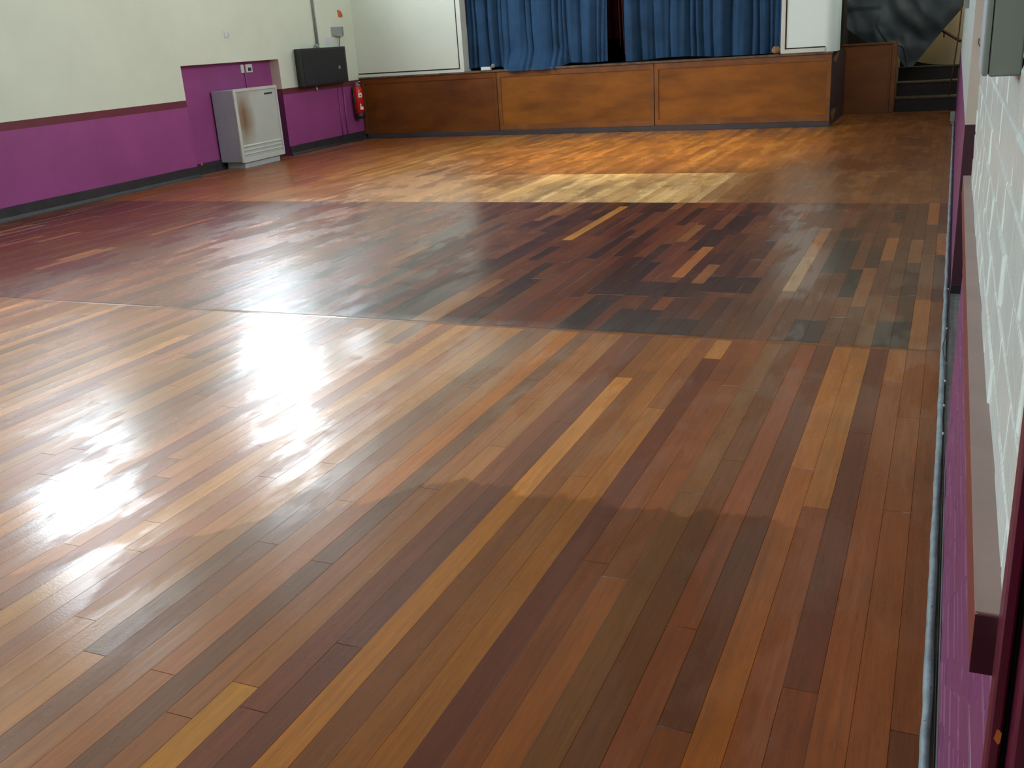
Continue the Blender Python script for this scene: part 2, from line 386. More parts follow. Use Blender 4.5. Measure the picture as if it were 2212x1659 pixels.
at = me.attributes.new('rnd', 'FLOAT_VECTOR', 'FACE')
for k, r in enumerate(RND): at.data[k].vector = r
me.materials.append(floor_mat())
flo = bpy.data.objects.new('floor', me); C.objects.link(flo); struct(flo)

# ------------------------------------------------------------------ left wall with heater recess and high windows
RY0, RY1, RZ, RD = 10.84, 13.16, 1.46, .17
WINL = [(-3.9,-2.2),(-.1,1.6),(3.4,5.1),(7.1,8.8),(11.4,13.1),(14.1,15.2)]
WZ0, WZ1 = 2.85, 4.85
bm = bmesh.new()
yb = sorted(set([YB, RY0, RY1, YS+.4]+[v for w in WINL for v in w])); zb = [0, .93, 1.02, RZ, WZ0, WZ1, ZC]
for a, b in zip(yb, yb[1:]):
    for c, d in zip(zb, zb[1:]):
        if RY0-.01 < a and b < RY1+.01 and d <= RZ+.001: continue
        if any(w[0]-.01 < a and b < w[1]+.01 for w in WINL) and c >= WZ0-.01 and d <= WZ1+.01: continue
        mi = 2 if d <= .94 else (1 if d <= 1.03 else 0)
        quad(bm, (XL(a), a, c), (XL(b), b, c), (XL(b), b, d), (XL(a), a, d), mi)
for w in WINL:      # reveals
    a, b = w; D = .25
    for p, q in (((a,WZ0),(b,WZ0)), ((b,WZ0),(b,WZ1)), ((b,WZ1),(a,WZ1)), ((a,WZ1),(a,WZ0))):
        quad(bm, (XL(p[0]),p[0],p[1]), (XL(q[0]),q[0],q[1]), (XL(q[0])-D,q[0],q[1]), (XL(p[0])-D,p[0],p[1]), 0)
# recess
a, b = RY0, RY1
quad(bm, (XL(a)-RD,a,0), (XL(b)-RD,b,0), (XL(b)-RD,b,RZ), (XL(a)-RD,a,RZ), 2)
quad(bm, (XL(a),a,0), (XL(a)-RD,a,0), (XL(a)-RD,a,RZ), (XL(a),a,RZ), 2)
quad(bm, (XL(a),a,RZ), (XL(a)-RD,a,RZ), (XL(b)-RD,b,RZ), (XL(b),b,RZ), 0)
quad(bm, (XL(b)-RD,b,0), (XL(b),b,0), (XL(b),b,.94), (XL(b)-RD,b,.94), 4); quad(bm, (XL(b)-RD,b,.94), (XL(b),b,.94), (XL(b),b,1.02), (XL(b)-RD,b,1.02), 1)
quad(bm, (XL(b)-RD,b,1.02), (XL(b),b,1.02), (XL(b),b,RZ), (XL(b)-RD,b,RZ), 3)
struct(obj('wall_left', bm, ['cream','maroon_band','purple','revealcream','reveal']))
def window(n, side, a, b):
    fx = (lambda y: XL(y)-.2) if side == 'L' else (lambda y: XR+.2)
    bm = bmesh.new()
    fn = lambda p: (fx(p[1])+p[0], p[1], p[2])
    t = .06
    for y0, y1, z0, z1 in ((a, a+t, WZ0, WZ1), (b-t, b, WZ0, WZ1), (a+t, b-t, WZ0, WZ0+t), (a+t, b-t, WZ1-t, WZ1), ((a+b)/2-.025, (a+b)/2+.025, WZ0+t, WZ1-t), (a+t, b-t, 4.05, 4.1)):
        box(bm, -.025, .025, y0, y1, z0, z1, fn=fn)
    o = struct(obj('window_%d' % n, bm, 'frame'))
    bm = bmesh.new(); quad(bm, fn((0,a+.03,WZ0+.03)), fn((0,b-.03,WZ0+.03)), fn((0,b-.03,WZ1-.03)), fn((0,a+.03,WZ1-.03)))
    p = obj('window_pane', bm, 'glass', o)
for k, w in enumerate(WINL): window(k+1, 'L', *w)

# skirting on the left
bm = bmesh.new(); prof = [(0,0),(.055,0),(.05,.012),(.022,.04),(.018,.14),(0,.145)]
def wob(p):
    q = sk(p); return (q[0], q[1], q[2]+(.006*noise.noise(Vector((0, p[1]*3, 1))) if p[2] > .1 else 0))
for y0, y1, n in ((YB, RY0, 80), (RY1, YS-.01, 20)): prism(bm, prof, y0, y1, wob, n)
prism(bm, [(x-RD, z) for x, z in prof], RY0+.002, RY1-.002, wob, 6)
struct(obj('baseboard_left', bm, 'skirt'))

# ------------------------------------------------------------------ stage
st = thing('stage', 'raised stage with orange-brown plywood front below the blue curtains', 'stage', ((-9.66-1.635)/2, YS, 0))
XE = -1.635
def strip(o, x0, x1, y0, y1, z0, z1, m, bev=.003, fn=None): return obj(o, B(x0, x1, y0, y1, z0, z1, fn), m, st, bevel=bev, seg=1)
bm = bmesh.new(); box(bm, -9.66, XE-.02, YS+.03, YS+4.6, ZS-.05, ZS-.004)
obj('stage_floor', bm, 'stageboards', st)
joints = [-9.66, -7.0, -4.3, XE]
for a, b in zip(joints, joints[1:]):
    bm = bmesh.new()
    box(bm, a+.006, b-.006, YS, YS+.02, .08, ZS-.035)
    fp = obj('front_panel', bm, 'plyshade' if a < -9 else 'ply', st, bevel=.002, seg=1)
    bm = bmesh.new()
    box(bm, a+.006, b-.006, YS-.012, YS, ZS-.12, ZS-.035); box(bm, a+.006, b-.006, YS-.012, YS, .08, .17)
    box(bm, a+.006, a+.07, YS-.012, YS, .17, ZS-.12); box(bm, b-.07, b-.006, YS-.012, YS, .17, ZS-.12)
    obj('panel_frame', bm, 'plyshade' if a < -9 else 'plyframe', fp, bevel=.003, seg=1)
strip('stage_edge', -9.66, XE+.01, YS-.03, YS+.06, ZS-.035, ZS, 'nosing', .006, lambda p: (p[0], p[1]+.006*noise.noise(Vector((p[0]*2, 0, 0))), p[2]))
strip('stage_skirting', -9.6, XE+.002, YS-.02, YS-.0005, 0, .078, 'stageskirt', .004)
bm = bmesh.new(); box(bm, XE-.03, XE, YS+.02, YS+1.98, 0, ZS-.035)
obj('side_panel', bm, 'stageskirt', st)
# splintered corner timber
for k, (zz, sx) in enumerate(((.93, 1.0), (.14, .8))):
    bm = bmesh.new(); r2 = random.Random(5+k)
    for q in range(4):
        ox, oz, oy = r2.uniform(0, .03), r2.uniform(-.05, .05), YS+.08+.07*q
        vs = [bm.verts.new((XE-.002, oy, zz+oz)), bm.verts.new((XE-.002, oy+.08, zz+oz+.06)), bm.verts.new((XE+.05*sx+ox, oy+.03, zz+oz+.07)), bm.verts.new((XE+.03*sx, oy+.01, zz+oz-.05))]
        for f in ((0,1,2),(0,2,3),(0,3,1),(1,3,2)): bm.faces.new([vs[i] for i in f])
    o = obj('broken_timber', bm, 'torn', st); o['label'] = 'splintered pale timber at the broken stage corner'

# proscenium walls beside the curtains
ZP = 3.9
def pros_left():
    bm = bmesh.new(); box(bm, -9.72, -7.58, YS-.012, YS+.25, ZS-.03, ZC)
    o = struct(obj('wall_stage_left', bm, 'panelL'))
    bm = bmesh.new(); t = .075
    box(bm, -9.66, -7.575, YS-.03, YS-.012, ZS-.03, ZS+.04); box(bm, -7.65, -7.575, YS-.03, YS-.012, ZS+.04, ZP)
    obj('panel_trim', bm, 'white', o, bevel=.004, seg=1)
    bm = bmesh.new(); box(bm, -9.66, -7.65, YS-.016, YS-.011, ZS+.041, ZS+.062); box(bm, -7.675, -7.65, YS-.016, YS-.011, ZS+.062, ZP)
    obj('panel_groove', bm, 'groove', o)
pros_left()
def pros_right():
    prof = [(-2.365, YS-.012), (-1.75, YS-.012)]
    for k in range(1, 9):
        a = PI/2*k/8; prof.append((-1.75+.17*math.sin(a), YS-.012+.17*(1-math.cos(a))))
    prof += [(-1.58, YS+.45), (-2.365, YS+.45)]
    bm = bmesh.new(); z0, z1 = ZS, ZC
    lo = [bm.verts.new((x, y, z0)) for x, y in prof]; hi = [bm.verts.new((x, y, z1)) for x, y in prof]
    n = len(prof)
    for k in range(n): bm.faces.new((lo[k], lo[(k+1) % n], hi[(k+1) % n], hi[k]))
    bm.faces.new(lo[::-1]); bm.faces.new(hi)
    o = struct(obj('wall_stage_right', bm, 'panelR'))
    bm = bmesh.new()
    box(bm, -2.37, -1.74, YS-.03, YS-.0125, ZS+.004, ZS+.062); box(bm, -2.37, -2.31, YS-.03, YS-.0125, ZS+.062, ZP)
    obj('panel_trim', bm, 'white', o, bevel=.003, seg=1)
    bm = bmesh.new(); box(bm, -2.31, -1.74, YS-.018, YS-.0115, ZS+.063, ZS+.08); box(bm, -2.31, -2.292, YS-.018, YS-.0115, ZS+.08, ZP)
    obj('panel_groove', bm, 'groove', o)
pros_right()
bm = bmesh.new(); box(bm, -7.58, -2.365, YS, YS+.25, ZP-.3, ZC); struct(obj('wall_stage_top', bm, 'panelL'))
bm = bmesh.new(); box(bm, -1.58, .5, YS+.2, YS+.45, 2.6, ZC); struct(obj('wall_stair_top', bm, 'cream'))

# curtains
def curtain(name, label, x0, x1, yb, seed, hem, lo=.1, hi=.34, amp=.13):
    r = random.Random(seed); cells = []; p = 0; L_ = x1-x0
    while p < L_-.05:
        w = r.uniform(lo, hi) if r.random() < .7 else r.uniform(.05, .1)
        cells.append((p, min(L_, p+w), r.uniform(.35, 1)*amp*min(1, w/.16), r.uniform(-1, 1))); p += w
    bm = bmesh.new()
    def fn(u, v):
        q = L_*u
        q2 = q+(.05*noise.noise(Vector((q*1.5, v*1.6, seed)))+.02*noise.noise(Vector((q*4, v*2.5, seed+1))))*(1.2-v)
        y = .02
        for a, b, A, sk_ in cells:
            if a <= q2 < b:
                t = (q2-a)/(b-a); t = t**(1+.35*sk_)
                y = .05-A*math.sin(PI*t)**.62
        y += .03*noise.noise(Vector((q*5, v*1.1, seed+3)))+.02*noise.noise(Vector((q*13, v*2, seed+5)))
        h, dip = hem(x0+q); zz = h+(3.75-h)*v; low = max(0, 1-v/.09)
        return (x0+q+.012*math.sin(7*q+v*3), yb+y-dip*.24*low**.7, zz)
    grid(bm, 520, 26, fn)
    o = obj(name, bm, 'blue', smooth=True)
    return tag(o, label, 'curtain', 'blue stage curtains')
curtain('stage_curtain', 'long blue stage curtain hanging left of the dark gap, hem spilling over the stage edge', -7.6, -5.1, YS+.17, 2, lambda x: (lambda d: (ZS+.04-.075*d+.012*math.sin(x*5)*(1-d), d))(max(0, min(1, 2.2*math.sin((x+6.95)/1.2*PI))) if -6.95 < x < -5.75 else 0))
curtain('stage_curtain', 'long blue stage curtain hanging right of the dark gap, beside the narrow white panel', -4.83, -2.4, YS+.2, 11, lambda x: (ZS+.012+.03*max(0, math.sin((x+4.6)*2.6)), 0))
bm = bmesh.new(); grid(bm, 60, 12, lambda u, v: (-5.7+1.6*u, YS+1.2+.05*math.sin(u*40)+.03*math.sin(u*17+v), 1.42+2.3*v))
tag(obj('backdrop_curtain', bm, 'reddrape', smooth=True), 'short maroon drape hanging deep inside the stage, seen through the curtain gap', 'curtain')
for k, (x, dz) in enumerate(((-5.04, .25), (-4.99, .12), (-4.95, .3))):
    bm = bmesh.new(); tube(bm, [(x+.09*(1-t/10)*(1 if k else .6)-.02*k, YS+.5, ZS+dz+(3.6-ZS-dz)*t/10) for t in range(11)], .009, 6)
    tag(obj('draw_cord', bm, 'cord', smooth=True), 'thin red-brown draw cord hanging in the gap between the blue curtains', 'cord', 'curtain draw cords')
# stage interior
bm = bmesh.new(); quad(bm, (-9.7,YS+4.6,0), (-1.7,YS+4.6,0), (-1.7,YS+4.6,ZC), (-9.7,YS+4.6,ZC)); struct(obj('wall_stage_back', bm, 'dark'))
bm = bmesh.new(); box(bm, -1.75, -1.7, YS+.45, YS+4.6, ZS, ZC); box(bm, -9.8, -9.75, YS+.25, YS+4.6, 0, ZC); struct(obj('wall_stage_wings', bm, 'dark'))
# things left on the stage edge
t = thing('plug_adapter', 'small white plug block lying on the stage edge under the left curtain', 'plug', (-7.2, YS-.0, ZS))
obj('plug_body', B(-7.265, -7.09, YS-.028, YS+.03, ZS+.002, ZS+.055), 'plastic', t, bevel=.008)
bm = bmesh.new(); lathe(bm, [(.0,ZS+.03),(.028,ZS+.035),(.034,ZS+.07),(.022,ZS+.095),(0.002,ZS+.1)], -7.05, YS+.0, 14); obj('plug_knob', bm, 'smallgrey', t, smooth=True)
bm = bmesh.new()
def roll(u, v):
    a = 2*PI*u; r = .055*(1+.22*noise.noise(Vector((math.cos(a)*1.5, math.sin(a)*1.5, v*2)))); 
    s = math.sin(PI*max(.02, min(.98, v)))**.4
    return (-2.44+(v-.5)*.12, YS-.0+r*s*math.cos(a)*.6, ZS+.062+r*s*math.sin(a))
grid(bm, 20, 10, roll)
tag(obj('cardboard_roll', bm, 'brownpaper', smooth=True), 'crumpled brown cardboard roll tucked on the stage beside the narrow white panel', 'cardboard')

# ------------------------------------------------------------------ steps and clutter to the right of the stage
YP = 17.6
t = thing('plywood_partition', 'dark brown plywood partition standing back beside the stage steps', 'partition', (-1.28, YP, 0))
obj('board', B(-1.72, -.94, YP, YP+.03, 0, 1.07), 'plydark', t, bevel=.003, seg=1)
obj('end_post', B(-.93, -.855, YP-.03, YP+.07, 0, 1.07), 'plydark', t, bevel=.008)
obj('cover_strip', B(-.965, -.932, YP-.012, YP, 0, 1.05), 'plyframe', t, bevel=.002, seg=1)
obj('top_rail', B(-1.72, -.855, YP-.02, YP+.05, 1.07, 1.1), 'plyframe', t, bevel=.004, seg=1)
t = thing('stage_steps', 'black painted wooden steps with worn grey edges rising beside the stage', 'steps', (-.4, 17.72, 0))
for k in range(3):
    y = 17.72+.3*k; z = .225*(k+1)
    s = obj('step', B(-.85, .07, y, y+.34 if k < 2 else y+.36, .225*k, z-.03), 'stepblack', t)
    obj('step_edge', B(-.85, .07, y-.015, y+.06, z-.03, z), 'stepedge', s, bevel=.005, seg=1)
# curved stringer against the back wall
bm = bmesh.new(); yw = 18.72; n = 14
for k in range(n):
    f = lambda u: .66+.2*(1-u)**3
    u0, u1 = k/n, (k+1)/n; x0, x1 = -.85+.94*u0, -.85+.94*u1
    quad(bm, (x0,yw,.6), (x1,yw,.6), (x1,yw,f(u1)), (x0,yw,f(u0)))
obj('stair_string', bm, 'stepblack', t)
bm = bmesh.new(); grid(bm, 12, 2, lambda u, v: (-1.0+1.5*u, 19.1-.2*(2*u-1)**2, ZC*v)); quad(bm, (-1.72,18.5,0), (-1.0,18.9,0), (-1.0,18.9,ZC), (-1.72,18.5,ZC), 1); struct(obj('wall_stair', bm, ['yellowcream','dark'], smooth=True))  # black left stretch stands in for the dark gap beside the sheet
t = thing('handrail', 'brown wooden handrail sloping down across the cream wall above the steps', 'handrail', (-.1, 18.2, 1.1))
bm = bmesh.new(); tube(bm, [(-.25, 18.3, 1.235), (.065, 17.95, 1.045)], .026, 8); obj('rail', bm, 'railwood', t)
bm = bmesh.new(); tube(bm, [(-.19, 18.27, 1.185), (-.19, 18.32, 1.12), (-.19, 18.6, 1.1)], .012, 6); obj('bracket', bm, 'railwood', t)
bm = bmesh.new(); tube(bm, [(.045, 17.7, 1.75), (.03, 17.7, 1.2), (-.005, 17.7, .7), (-.045, 17.72, .232)], .011, 7)
tag(obj('hanging_rope', bm, 'pole', smooth=True), 'thin brown rope hanging down in front of the dark steps', 'rope')
# hanging grey sheet
OUT = [(-1.66,1.34),(-1.35,1.1),(-.95,1.0),(-.74,.69),(-.62,.69),(-.2,1.235),(.07,1.56),(.07,2.6),(-1.66,2.6)]
def inside_x(z):
    xs = []
    for (x0,z0),(x1,z1) in zip(OUT, OUT[1:]+OUT[:1]):
        if (z0 <= z < z1) or (z1 <= z < z0): xs.append(x0+(x1-x0)*(z-z0)/(z1-z0))
    return (min(xs), max(xs)) if len(xs) > 1 else (-.7, -.66)
bm = bmesh.new()
def sheet(u, v):
    z = .692+1.9*v; a, b = inside_x(z); x = a+(b-a)*u
    y = 17.95+.10*noise.noise(Vector((x*1.6+z*1.4, z*.8-x, 3)))+.05*noise.noise(Vector((x*5+z*3, z*2.4-x*2, 8)))-.15*v*(1-u)
    if v < .5 and u < .3: y += .02
    return (x, y-.12*(1-u)*(1 if v > .3 else v/.3), z)
grid(bm, 60, 60, sheet)
o = obj('dust_sheet', bm, 'sheet', smooth=True)
tag(o, 'crumpled dark grey plastic sheet hanging behind the plywood partition above the steps', 'sheet')

# ------------------------------------------------------------------ right wall
YN, YA, YR = .80, 3.5, 5.83       # near end of pier, far end of pier, far side of recess
bm = bmesh.new(); r = random.Random(3)
box(bm, XR+.002, .42, YN, YA, 0, ZC)
def brick(y0, y1, z0, z1, mi):
    j = r.uniform(-.0012, .0012); k = [r.uniform(-.001, .001) for _ in range(4)]
    b = .007; x = XR+j; xm = XR+.003
    A = [(xm,y0,z0),(xm,y1,z0),(xm,y1,z1),(xm,y0,z1)]; Bq = [(x+k[0],y0+b,z0+b),(x+k[1],y1-b,z0+b),(x+k[2],y1-b,z1-b),(x+k[3],y0+b,z1-b)]
    a = [bm.verts.new(p) for p in A]; q = [bm.verts.new(p) for p in Bq]
    bm.faces.new(q).material_index = mi
    for i in range(4): bm.faces.new((a[i], a[(i+1) % 4], q[(i+1) % 4], q[i])).material_index = mi
for c in range(32):
    z0 = .0+.0755*c; y = YN-(.1125 if c % 2 else 0)
    while y < YA:
        a, b2 = max(y, YN)+.001, min(y+.225, YA)-.001
        if b2-a > .02: brick(a, b2, z0+.001, z0+.0745, 1 if z0 < .95 else 0)
        y += .225
for f in bm.faces:
    if f.material_index == 0 and max(v.co.z for v in f.verts) < .96: f.material_index = 1
o = struct(obj('wall_right', bm, ['brick','rightpurple','revealcream']))
# far stretch of the right wall
bm = bmesh.new()
WINR = [(6.6,8.3),(10.6,12.3)]
ybr = sorted([YR, 18.9]+[v for w in WINR for v in w]); zbr = [0, .93, WZ0, WZ1, ZC]
for a, b in zip(ybr, ybr[1:]):
    for c, d in zip(zbr, zbr[1:]):
        if (a, b) in WINR and c == WZ0: continue
        quad(bm, (XR,a,c), (XR,b,c), (XR,b,d), (XR,a,d), 1 if d <= .94 else 0)
for a, b in WINR:
    for p, q in (((a,WZ0),(b,WZ0)), ((b,WZ0),(b,WZ1)), ((b,WZ1),(a,WZ1)), ((a,WZ1),(a,WZ0))):
        quad(bm, (XR,p[0],p[1]), (XR,q[0],q[1]), (XR+.25,q[0],q[1]), (XR+.25,p[0],p[1]), 0)
# recess: far reveal, back, lintel
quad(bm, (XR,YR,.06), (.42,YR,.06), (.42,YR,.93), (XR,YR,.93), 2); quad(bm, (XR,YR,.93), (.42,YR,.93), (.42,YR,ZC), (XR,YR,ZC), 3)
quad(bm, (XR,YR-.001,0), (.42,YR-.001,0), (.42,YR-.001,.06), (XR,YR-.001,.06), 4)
quad(bm, (.42,YA,0), (.42,YR,0), (.42,YR,ZC), (.42,YA,ZC), 0)
struct(obj('wall_right_far', bm, ['brick','rightpurple','darkmaroon','revealcream','dark']))
for k, w in enumerate(WINR): window(7+k, 'R', *w)
# stretch behind the viewpoint, beyond the doorway
bm = bmesh.new(); YD0 = -.35
WB = [(-4.4,-2.7)]
ybr = sorted([YB, YD0]+[v for w in WB for v in w])
for a, b in zip(ybr, ybr[1:]):
    for c, d in zip([0,.93,WZ0,WZ1,ZC], [.93,WZ0,WZ1,ZC]):
        if (a, b) in WB and c == WZ0: continue
        quad(bm, (XR,a,c), (XR,b,c), (XR,b,d), (XR,a,d), 1 if d <= .94 else 0)
quad(bm, (XR,YD0,2.1), (XR,YN,2.1), (XR,YN,ZC), (XR,YD0,ZC), 0)
struct(obj('wall_right_near', bm, ['brick','rightpurple']))
window(9, 'R', *WB[0])
bm = bmesh.new(); quad(bm, (-9.9,YB,0), (.5,YB,0), (.5,YB,ZC), (-9.9,YB,ZC)); struct(obj('wall_rear', bm, 'cream'))
bm = bmesh.new(); quad(bm, (-10,YB,ZC), (.5,YB,ZC), (.5,YS+4.6,ZC), (-10,YS+4.6,ZC)); struct(obj('ceiling', bm, 'ceiling'))
# recess floor slab
struct(obj('trim_1', B(.07, .42, YA-.3, YR, .0, .012), 'concrete'))
# dado rail on the pier
rail = struct(obj('trim_2', B(.0532, XR+.004, .832, YA-.02, .94, 1.0), 'railfront', bevel=.002, seg=1))
bm = bmesh.new(); box(bm, .0534, XR+.003, .834, YA-.022, .9995, 1.0015); obj('rail_top', bm, 'railtop', rail)
bm = bmesh.new(); box(bm, .0534, XR+.003, .8305, .8325, .9402, .9995); obj('rail_end', bm, 'darkmaroon', rail)
# doorway at the near end of the pier
d = struct(obj('door_1', B(.0845, .42, .74, .775, .01, 2.08), 'maroon', bevel=.003, seg=1))
bm = bmesh.new(); box(bm, .0695, .0795, .77, YN+.004, 0, 2.1); obj('door_frame', bm, 'maroon', d, bevel=.002, seg=1)
bm = bmesh.new(); box(bm, .0795, .0845, .785, YN+.003, 0, 2.1); obj('door_gap', bm, 'dark', d)
bm = bmesh.new(); box(bm, .0845, .42, .776, YN+.003, 0, 2.1); obj('door_stop', bm, 'darkmaroon', d)
def chip(px, pz, w, h, m, y, seed):
    r = random.Random(seed); bm = bmesh.new(); n = 9
    vs = [bm.verts.new((px+w*math.cos(2*PI*k/n)*r.uniform(.6, 1), y, pz+h*math.sin(2*PI*k/n)*r.uniform(.6, 1))) for k in range(n)]
    f = bm.faces.new(vs); e = bmesh.ops.extrude_face_region(bm, geom=[f]); bmesh.ops.translate(bm, vec=(0, .0006, 0), verts=[v for v in e['geom'] if isinstance(v, bmesh.types.BMVert)])
    o = obj('paint_chip', bm, m, d); return o
chip(.0765, .9225, .0036, .009, 'chip', .7696, 1)['label'] = 'orange bare-wood paint chip'
for k, (x, z, w, h) in enumerate(((.094,.89,.003,.006),(.098,.845,.003,.008),(.099,.82,.002,.012),(.096,.775,.002,.008),(.1,.86,.002,.004))): chip(x, z, w, h, 'chipgrey' if k % 2 == 0 else 'chip', .7394, 10+k)
# back of doorway
bm = bmesh.new(); quad(bm, (.42,YD0,0), (.42,.78,0), (.42,.78,2.2), (.42,YD0,2.2)); quad(bm, (XR,YD0,0), (.42,YD0,0), (.42,YD0,2.2), (XR,YD0,2.2)); quad(bm, (XR,YD0,2.1), (.42,YD0,2.1), (.42,YN,2.1), (XR,YN,2.1))
struct(obj('wall_doorway', bm, 'maroon'))

# grey lumpy skirting bead along the right wall
bm = bmesh.new(); prof = []
for k in range(9):
    a = PI*k/8; prof.append((math.cos(a), math.sin(a)))
def kerb(p, s=0): return p
n = 420; rings = []
for i in range(n+1):
    tt = i/n; y = .75+(YS+.1-.75)*(tt**1.5)
    w1 = .0035*noise.noise(Vector((y*3.3, 1, 0)))+.0025*noise.noise(Vector((y*9, 4, 0))); w2 = .0035*noise.noise(Vector((y*4, 7, 0)))
    cx, hw = (.0425+w1+.0655+w2)/2, (.0655+w2-.0425-w1)/2
    h = .024+.004*noise.noise(Vector((y*5, 2, 2)))
    rings.append([bm.verts.new((cx+hw*c, y, -.002+h*(s**.6))) for c, s in prof])
for a, b in zip(rings, rings[1:]):
    for k in range(8): bm.faces.new((a[k], a[k+1], b[k+1], b[k]))
bm.faces.new(rings[0]); bm.faces.new(rings[-1][::-1])
struct(obj('baseboard_right', bm, 'kerb', smooth=True))
bm = bmesh.new(); box(bm, .066, XR, .8, YS, -.002, .004); box(bm, .0745, XR, .8, YA, .0, .05)
struct(obj('trim_3', bm, 'concrete'))
# cable lying in the gap
cab = thing('cable', 'thin dark brown cable lying along the grey skirting bead below the right wall', 'cable', (.07, 3.0, .01))
def cabx(y):
    bul = math.exp(-((y-4.75)/.22)**2)*.02+math.exp(-((y-5.4)/.2)**2)*.008
    return .0705-bul+.0012*noise.noise(Vector((y*4, 0, 9)))
bm = bmesh.new(); tube(bm, [(cabx(.9+.05*k), .9+.05*k, .0135+.016*min(1, math.exp(-((.9+.05*k-4.75)/.3)**2)*2)) for k in range(150)], .0022, 6)
obj('cord', bm, 'cable', cab, smooth=True)
bm = bmesh.new(); tube(bm, [(.0715+.001*math.sin(y*9), y, .02) for y in [3.4+.06*k for k in range(45)]], .0018, 6); obj('cord', bm, 'cable', cab, smooth=True)
for y in (3.7, 4.0, 4.3, 4.55, 5.1, 5.9):
    bm = bmesh.new(); lathe(bm, [(.0005,.012),(.0035,.0125),(.004,.02),(.002,.0245),(.0005,.025)], .0655, y, 8); obj('cable_clip', bm, 'plastic', cab, smooth=True)
# small boxes on the right wall
t = thing('meter_cabinet', 'grey metal cabinet fixed high on the white brick at the top right corner', 'cabinet', (XR, 1.5, 1.42))
obj('cabinet_body', B(.0400, XR, 1.4, 1.58, 1.42, 1.95), 'greybox', t, bevel=.002, seg=1)
obj('cabinet_door', B(.0322, .0392, 1.4, 1.58, 1.421, 1.95), 'greybox', t, bevel=.003)
obj('door_face', B(.0312, .0322, 1.403, 1.577, 1.424, 1.95), 'boxedge', t)
t = thing('switch_box', 'small grey-green box on the far right wall high beside the steps', 'switch', (XR, 9.6, 1.5))
obj('box_body', B(.035, XR, 9.5, 9.8, 1.515, 1.8), 'smallgrey', t, bevel=.006)
bm = bmesh.new(); tube(bm, [(.055, 9.65, 1.8), (.055, 9.65, 2.6)], .012, 8); obj('conduit_pipe', bm, 'steel', t, smooth=True)
t = thing('floor_socket', 'small grey box at the far end of the grey skirting bead by the steps', 'box', (.05, 15.3, .0))
obj('box_body', B(.005, .066, 15.25, 15.4, .06, .18), 'smallgrey', t, bevel=.006)
obj('box_foot', B(.02, .05, 15.29, 15.36, .02, .062), 'smallgrey', t)
bm = bmesh.new(); tube(bm, [(.135, YR-.012, 1.56), (.135, YR-.012, 2.2)], .012, 8)
tag(obj('conduit_pipe', bm, 'smallgrey', smooth=True), 'short grey conduit running up the recess side beside the grey cabinet', 'pipe')
bm = bmesh.new(); tube(bm, [(.107,YR-.006,1.36),(.106,YR-.006,1.335),(.112,YR-.006,1.325),(.121,YR-.006,1.31),(.122,YR-.006,1.28)], .0022, 6)
tag(obj('wire', bm, 'rubber', smooth=True), 'short bent black wire poking from the pale recess side left of the grey cabinet', 'wire')

# ------------------------------------------------------------------ things on the left wall
def lw(y, off=0): return XL(y)+off
# heater
h = thing('gas_heater', 'freestanding grey wall heater with scorched front panel in the purple recess', 'heater', (lw(12.2), 12.2, 0))
y0, y1 = 11.57, 12.64; F = .24
obj('heater_case', B(-RD+.03, F-.02, y0, y1, .1, 1.09, sk), 'heatside', h, bevel=.008)
bm = bmesh.new(); box(bm, F-.02, F, y0-.004, y1+.004, .09, 1.10, fn=sk)
obj('front_panel', bm, 'heaterfront', h, bevel=.004, seg=1)
bm = bmesh.new(); e = .05
for a, b, c, dd in ((y0-.004, y0+e, .09, 1.1), (y1-e+.015, y1+.004, .09, 1.1), (y0+e, y1-e+.015, .09, .15), (y0+e, y1-e+.015, 1.06, 1.1)): box(bm, F, F+.014, a, b, c, dd, fn=sk)
obj('front_frame', bm, 'heaterface', h, bevel=.004, seg=1)
for k in range(3):
    z = .19+.055*k
    bm = bmesh.new(); prism(bm, [(F-.001, z), (F+.016, z+.008), (F+.016, z+.014), (F-.001, z+.03)], y0+e+.005, y1-e+.01, sk); obj('louvre', bm, 'heaterface', h)
obj('plinth', B(-RD+.05, F-.04, y0+.1, y1-.08, 0, .1, sk), 'plinth', h, bevel=.004, seg=1)
obj('maker_badge', B(F, F+.003, y1-.32, y1-.12, .985, 1.01, sk), 'badge', h)
# spur switch above the heater
t = thing('wall_socket', 'white and dark switch plate inside the purple recess above the heater', 'switch', (lw(12.6)-RD, 12.6, 1.36))
for a, b, m2 in ((12.38, 12.45, 'plastic'), (12.5, 12.66, 'plastic')): obj('switch_plate', B(-RD, -RD+.025, a, b, 1.3, 1.42, sk), m2, t, bevel=.005, seg=1)
obj('switch_rocker', B(-RD+.025, -RD+.03, 12.54, 12.62, 1.32, 1.37, sk), 'badge', t)
bm = bmesh.new(); tube(bm, [sk((-RD+.012, 12.475, z)) for z in (1.43, 1.2, 1.0)], .011, 8); obj('conduit_pipe', bm, 'purple', t, smooth=True)
# loudspeaker
sp = thing('loudspeaker', 'large black loudspeaker cabinet fixed on the left wall near the stage', 'loudspeaker', (lw(14.1), 14.1, 1.05))
bm = bmesh.new(); pr = [(0, 13.62), (.2, 13.50), (.2, 14.88), (.14, 15.0), (0, 15.04)]
lo = [bm.verts.new(sk((x, y, 1.02))) for x, y in pr]; hi = [bm.verts.new(sk((x, y, 1.59))) for x, y in pr]
for k in range(5): bm.faces.new((lo[k], lo[(k+1) % 5], hi[(k+1) % 5], hi[k]))
bm.faces.new(lo[::-1]); bm.faces.new(hi)
bmesh.ops.recalc_face_normals(bm, faces=bm.faces)
obj('cabinet', bm, 'black', sp, bevel=.006, seg=1)
obj('grille', B(.2, .207, 13.54, 14.84, 1.05, 1.56, sk), 'grille', sp, bevel=.002, seg=1)
obj('maker_badge', B(.207, .211, 14.6, 14.66, 1.24, 1.29, sk), 'smallgrey', sp)
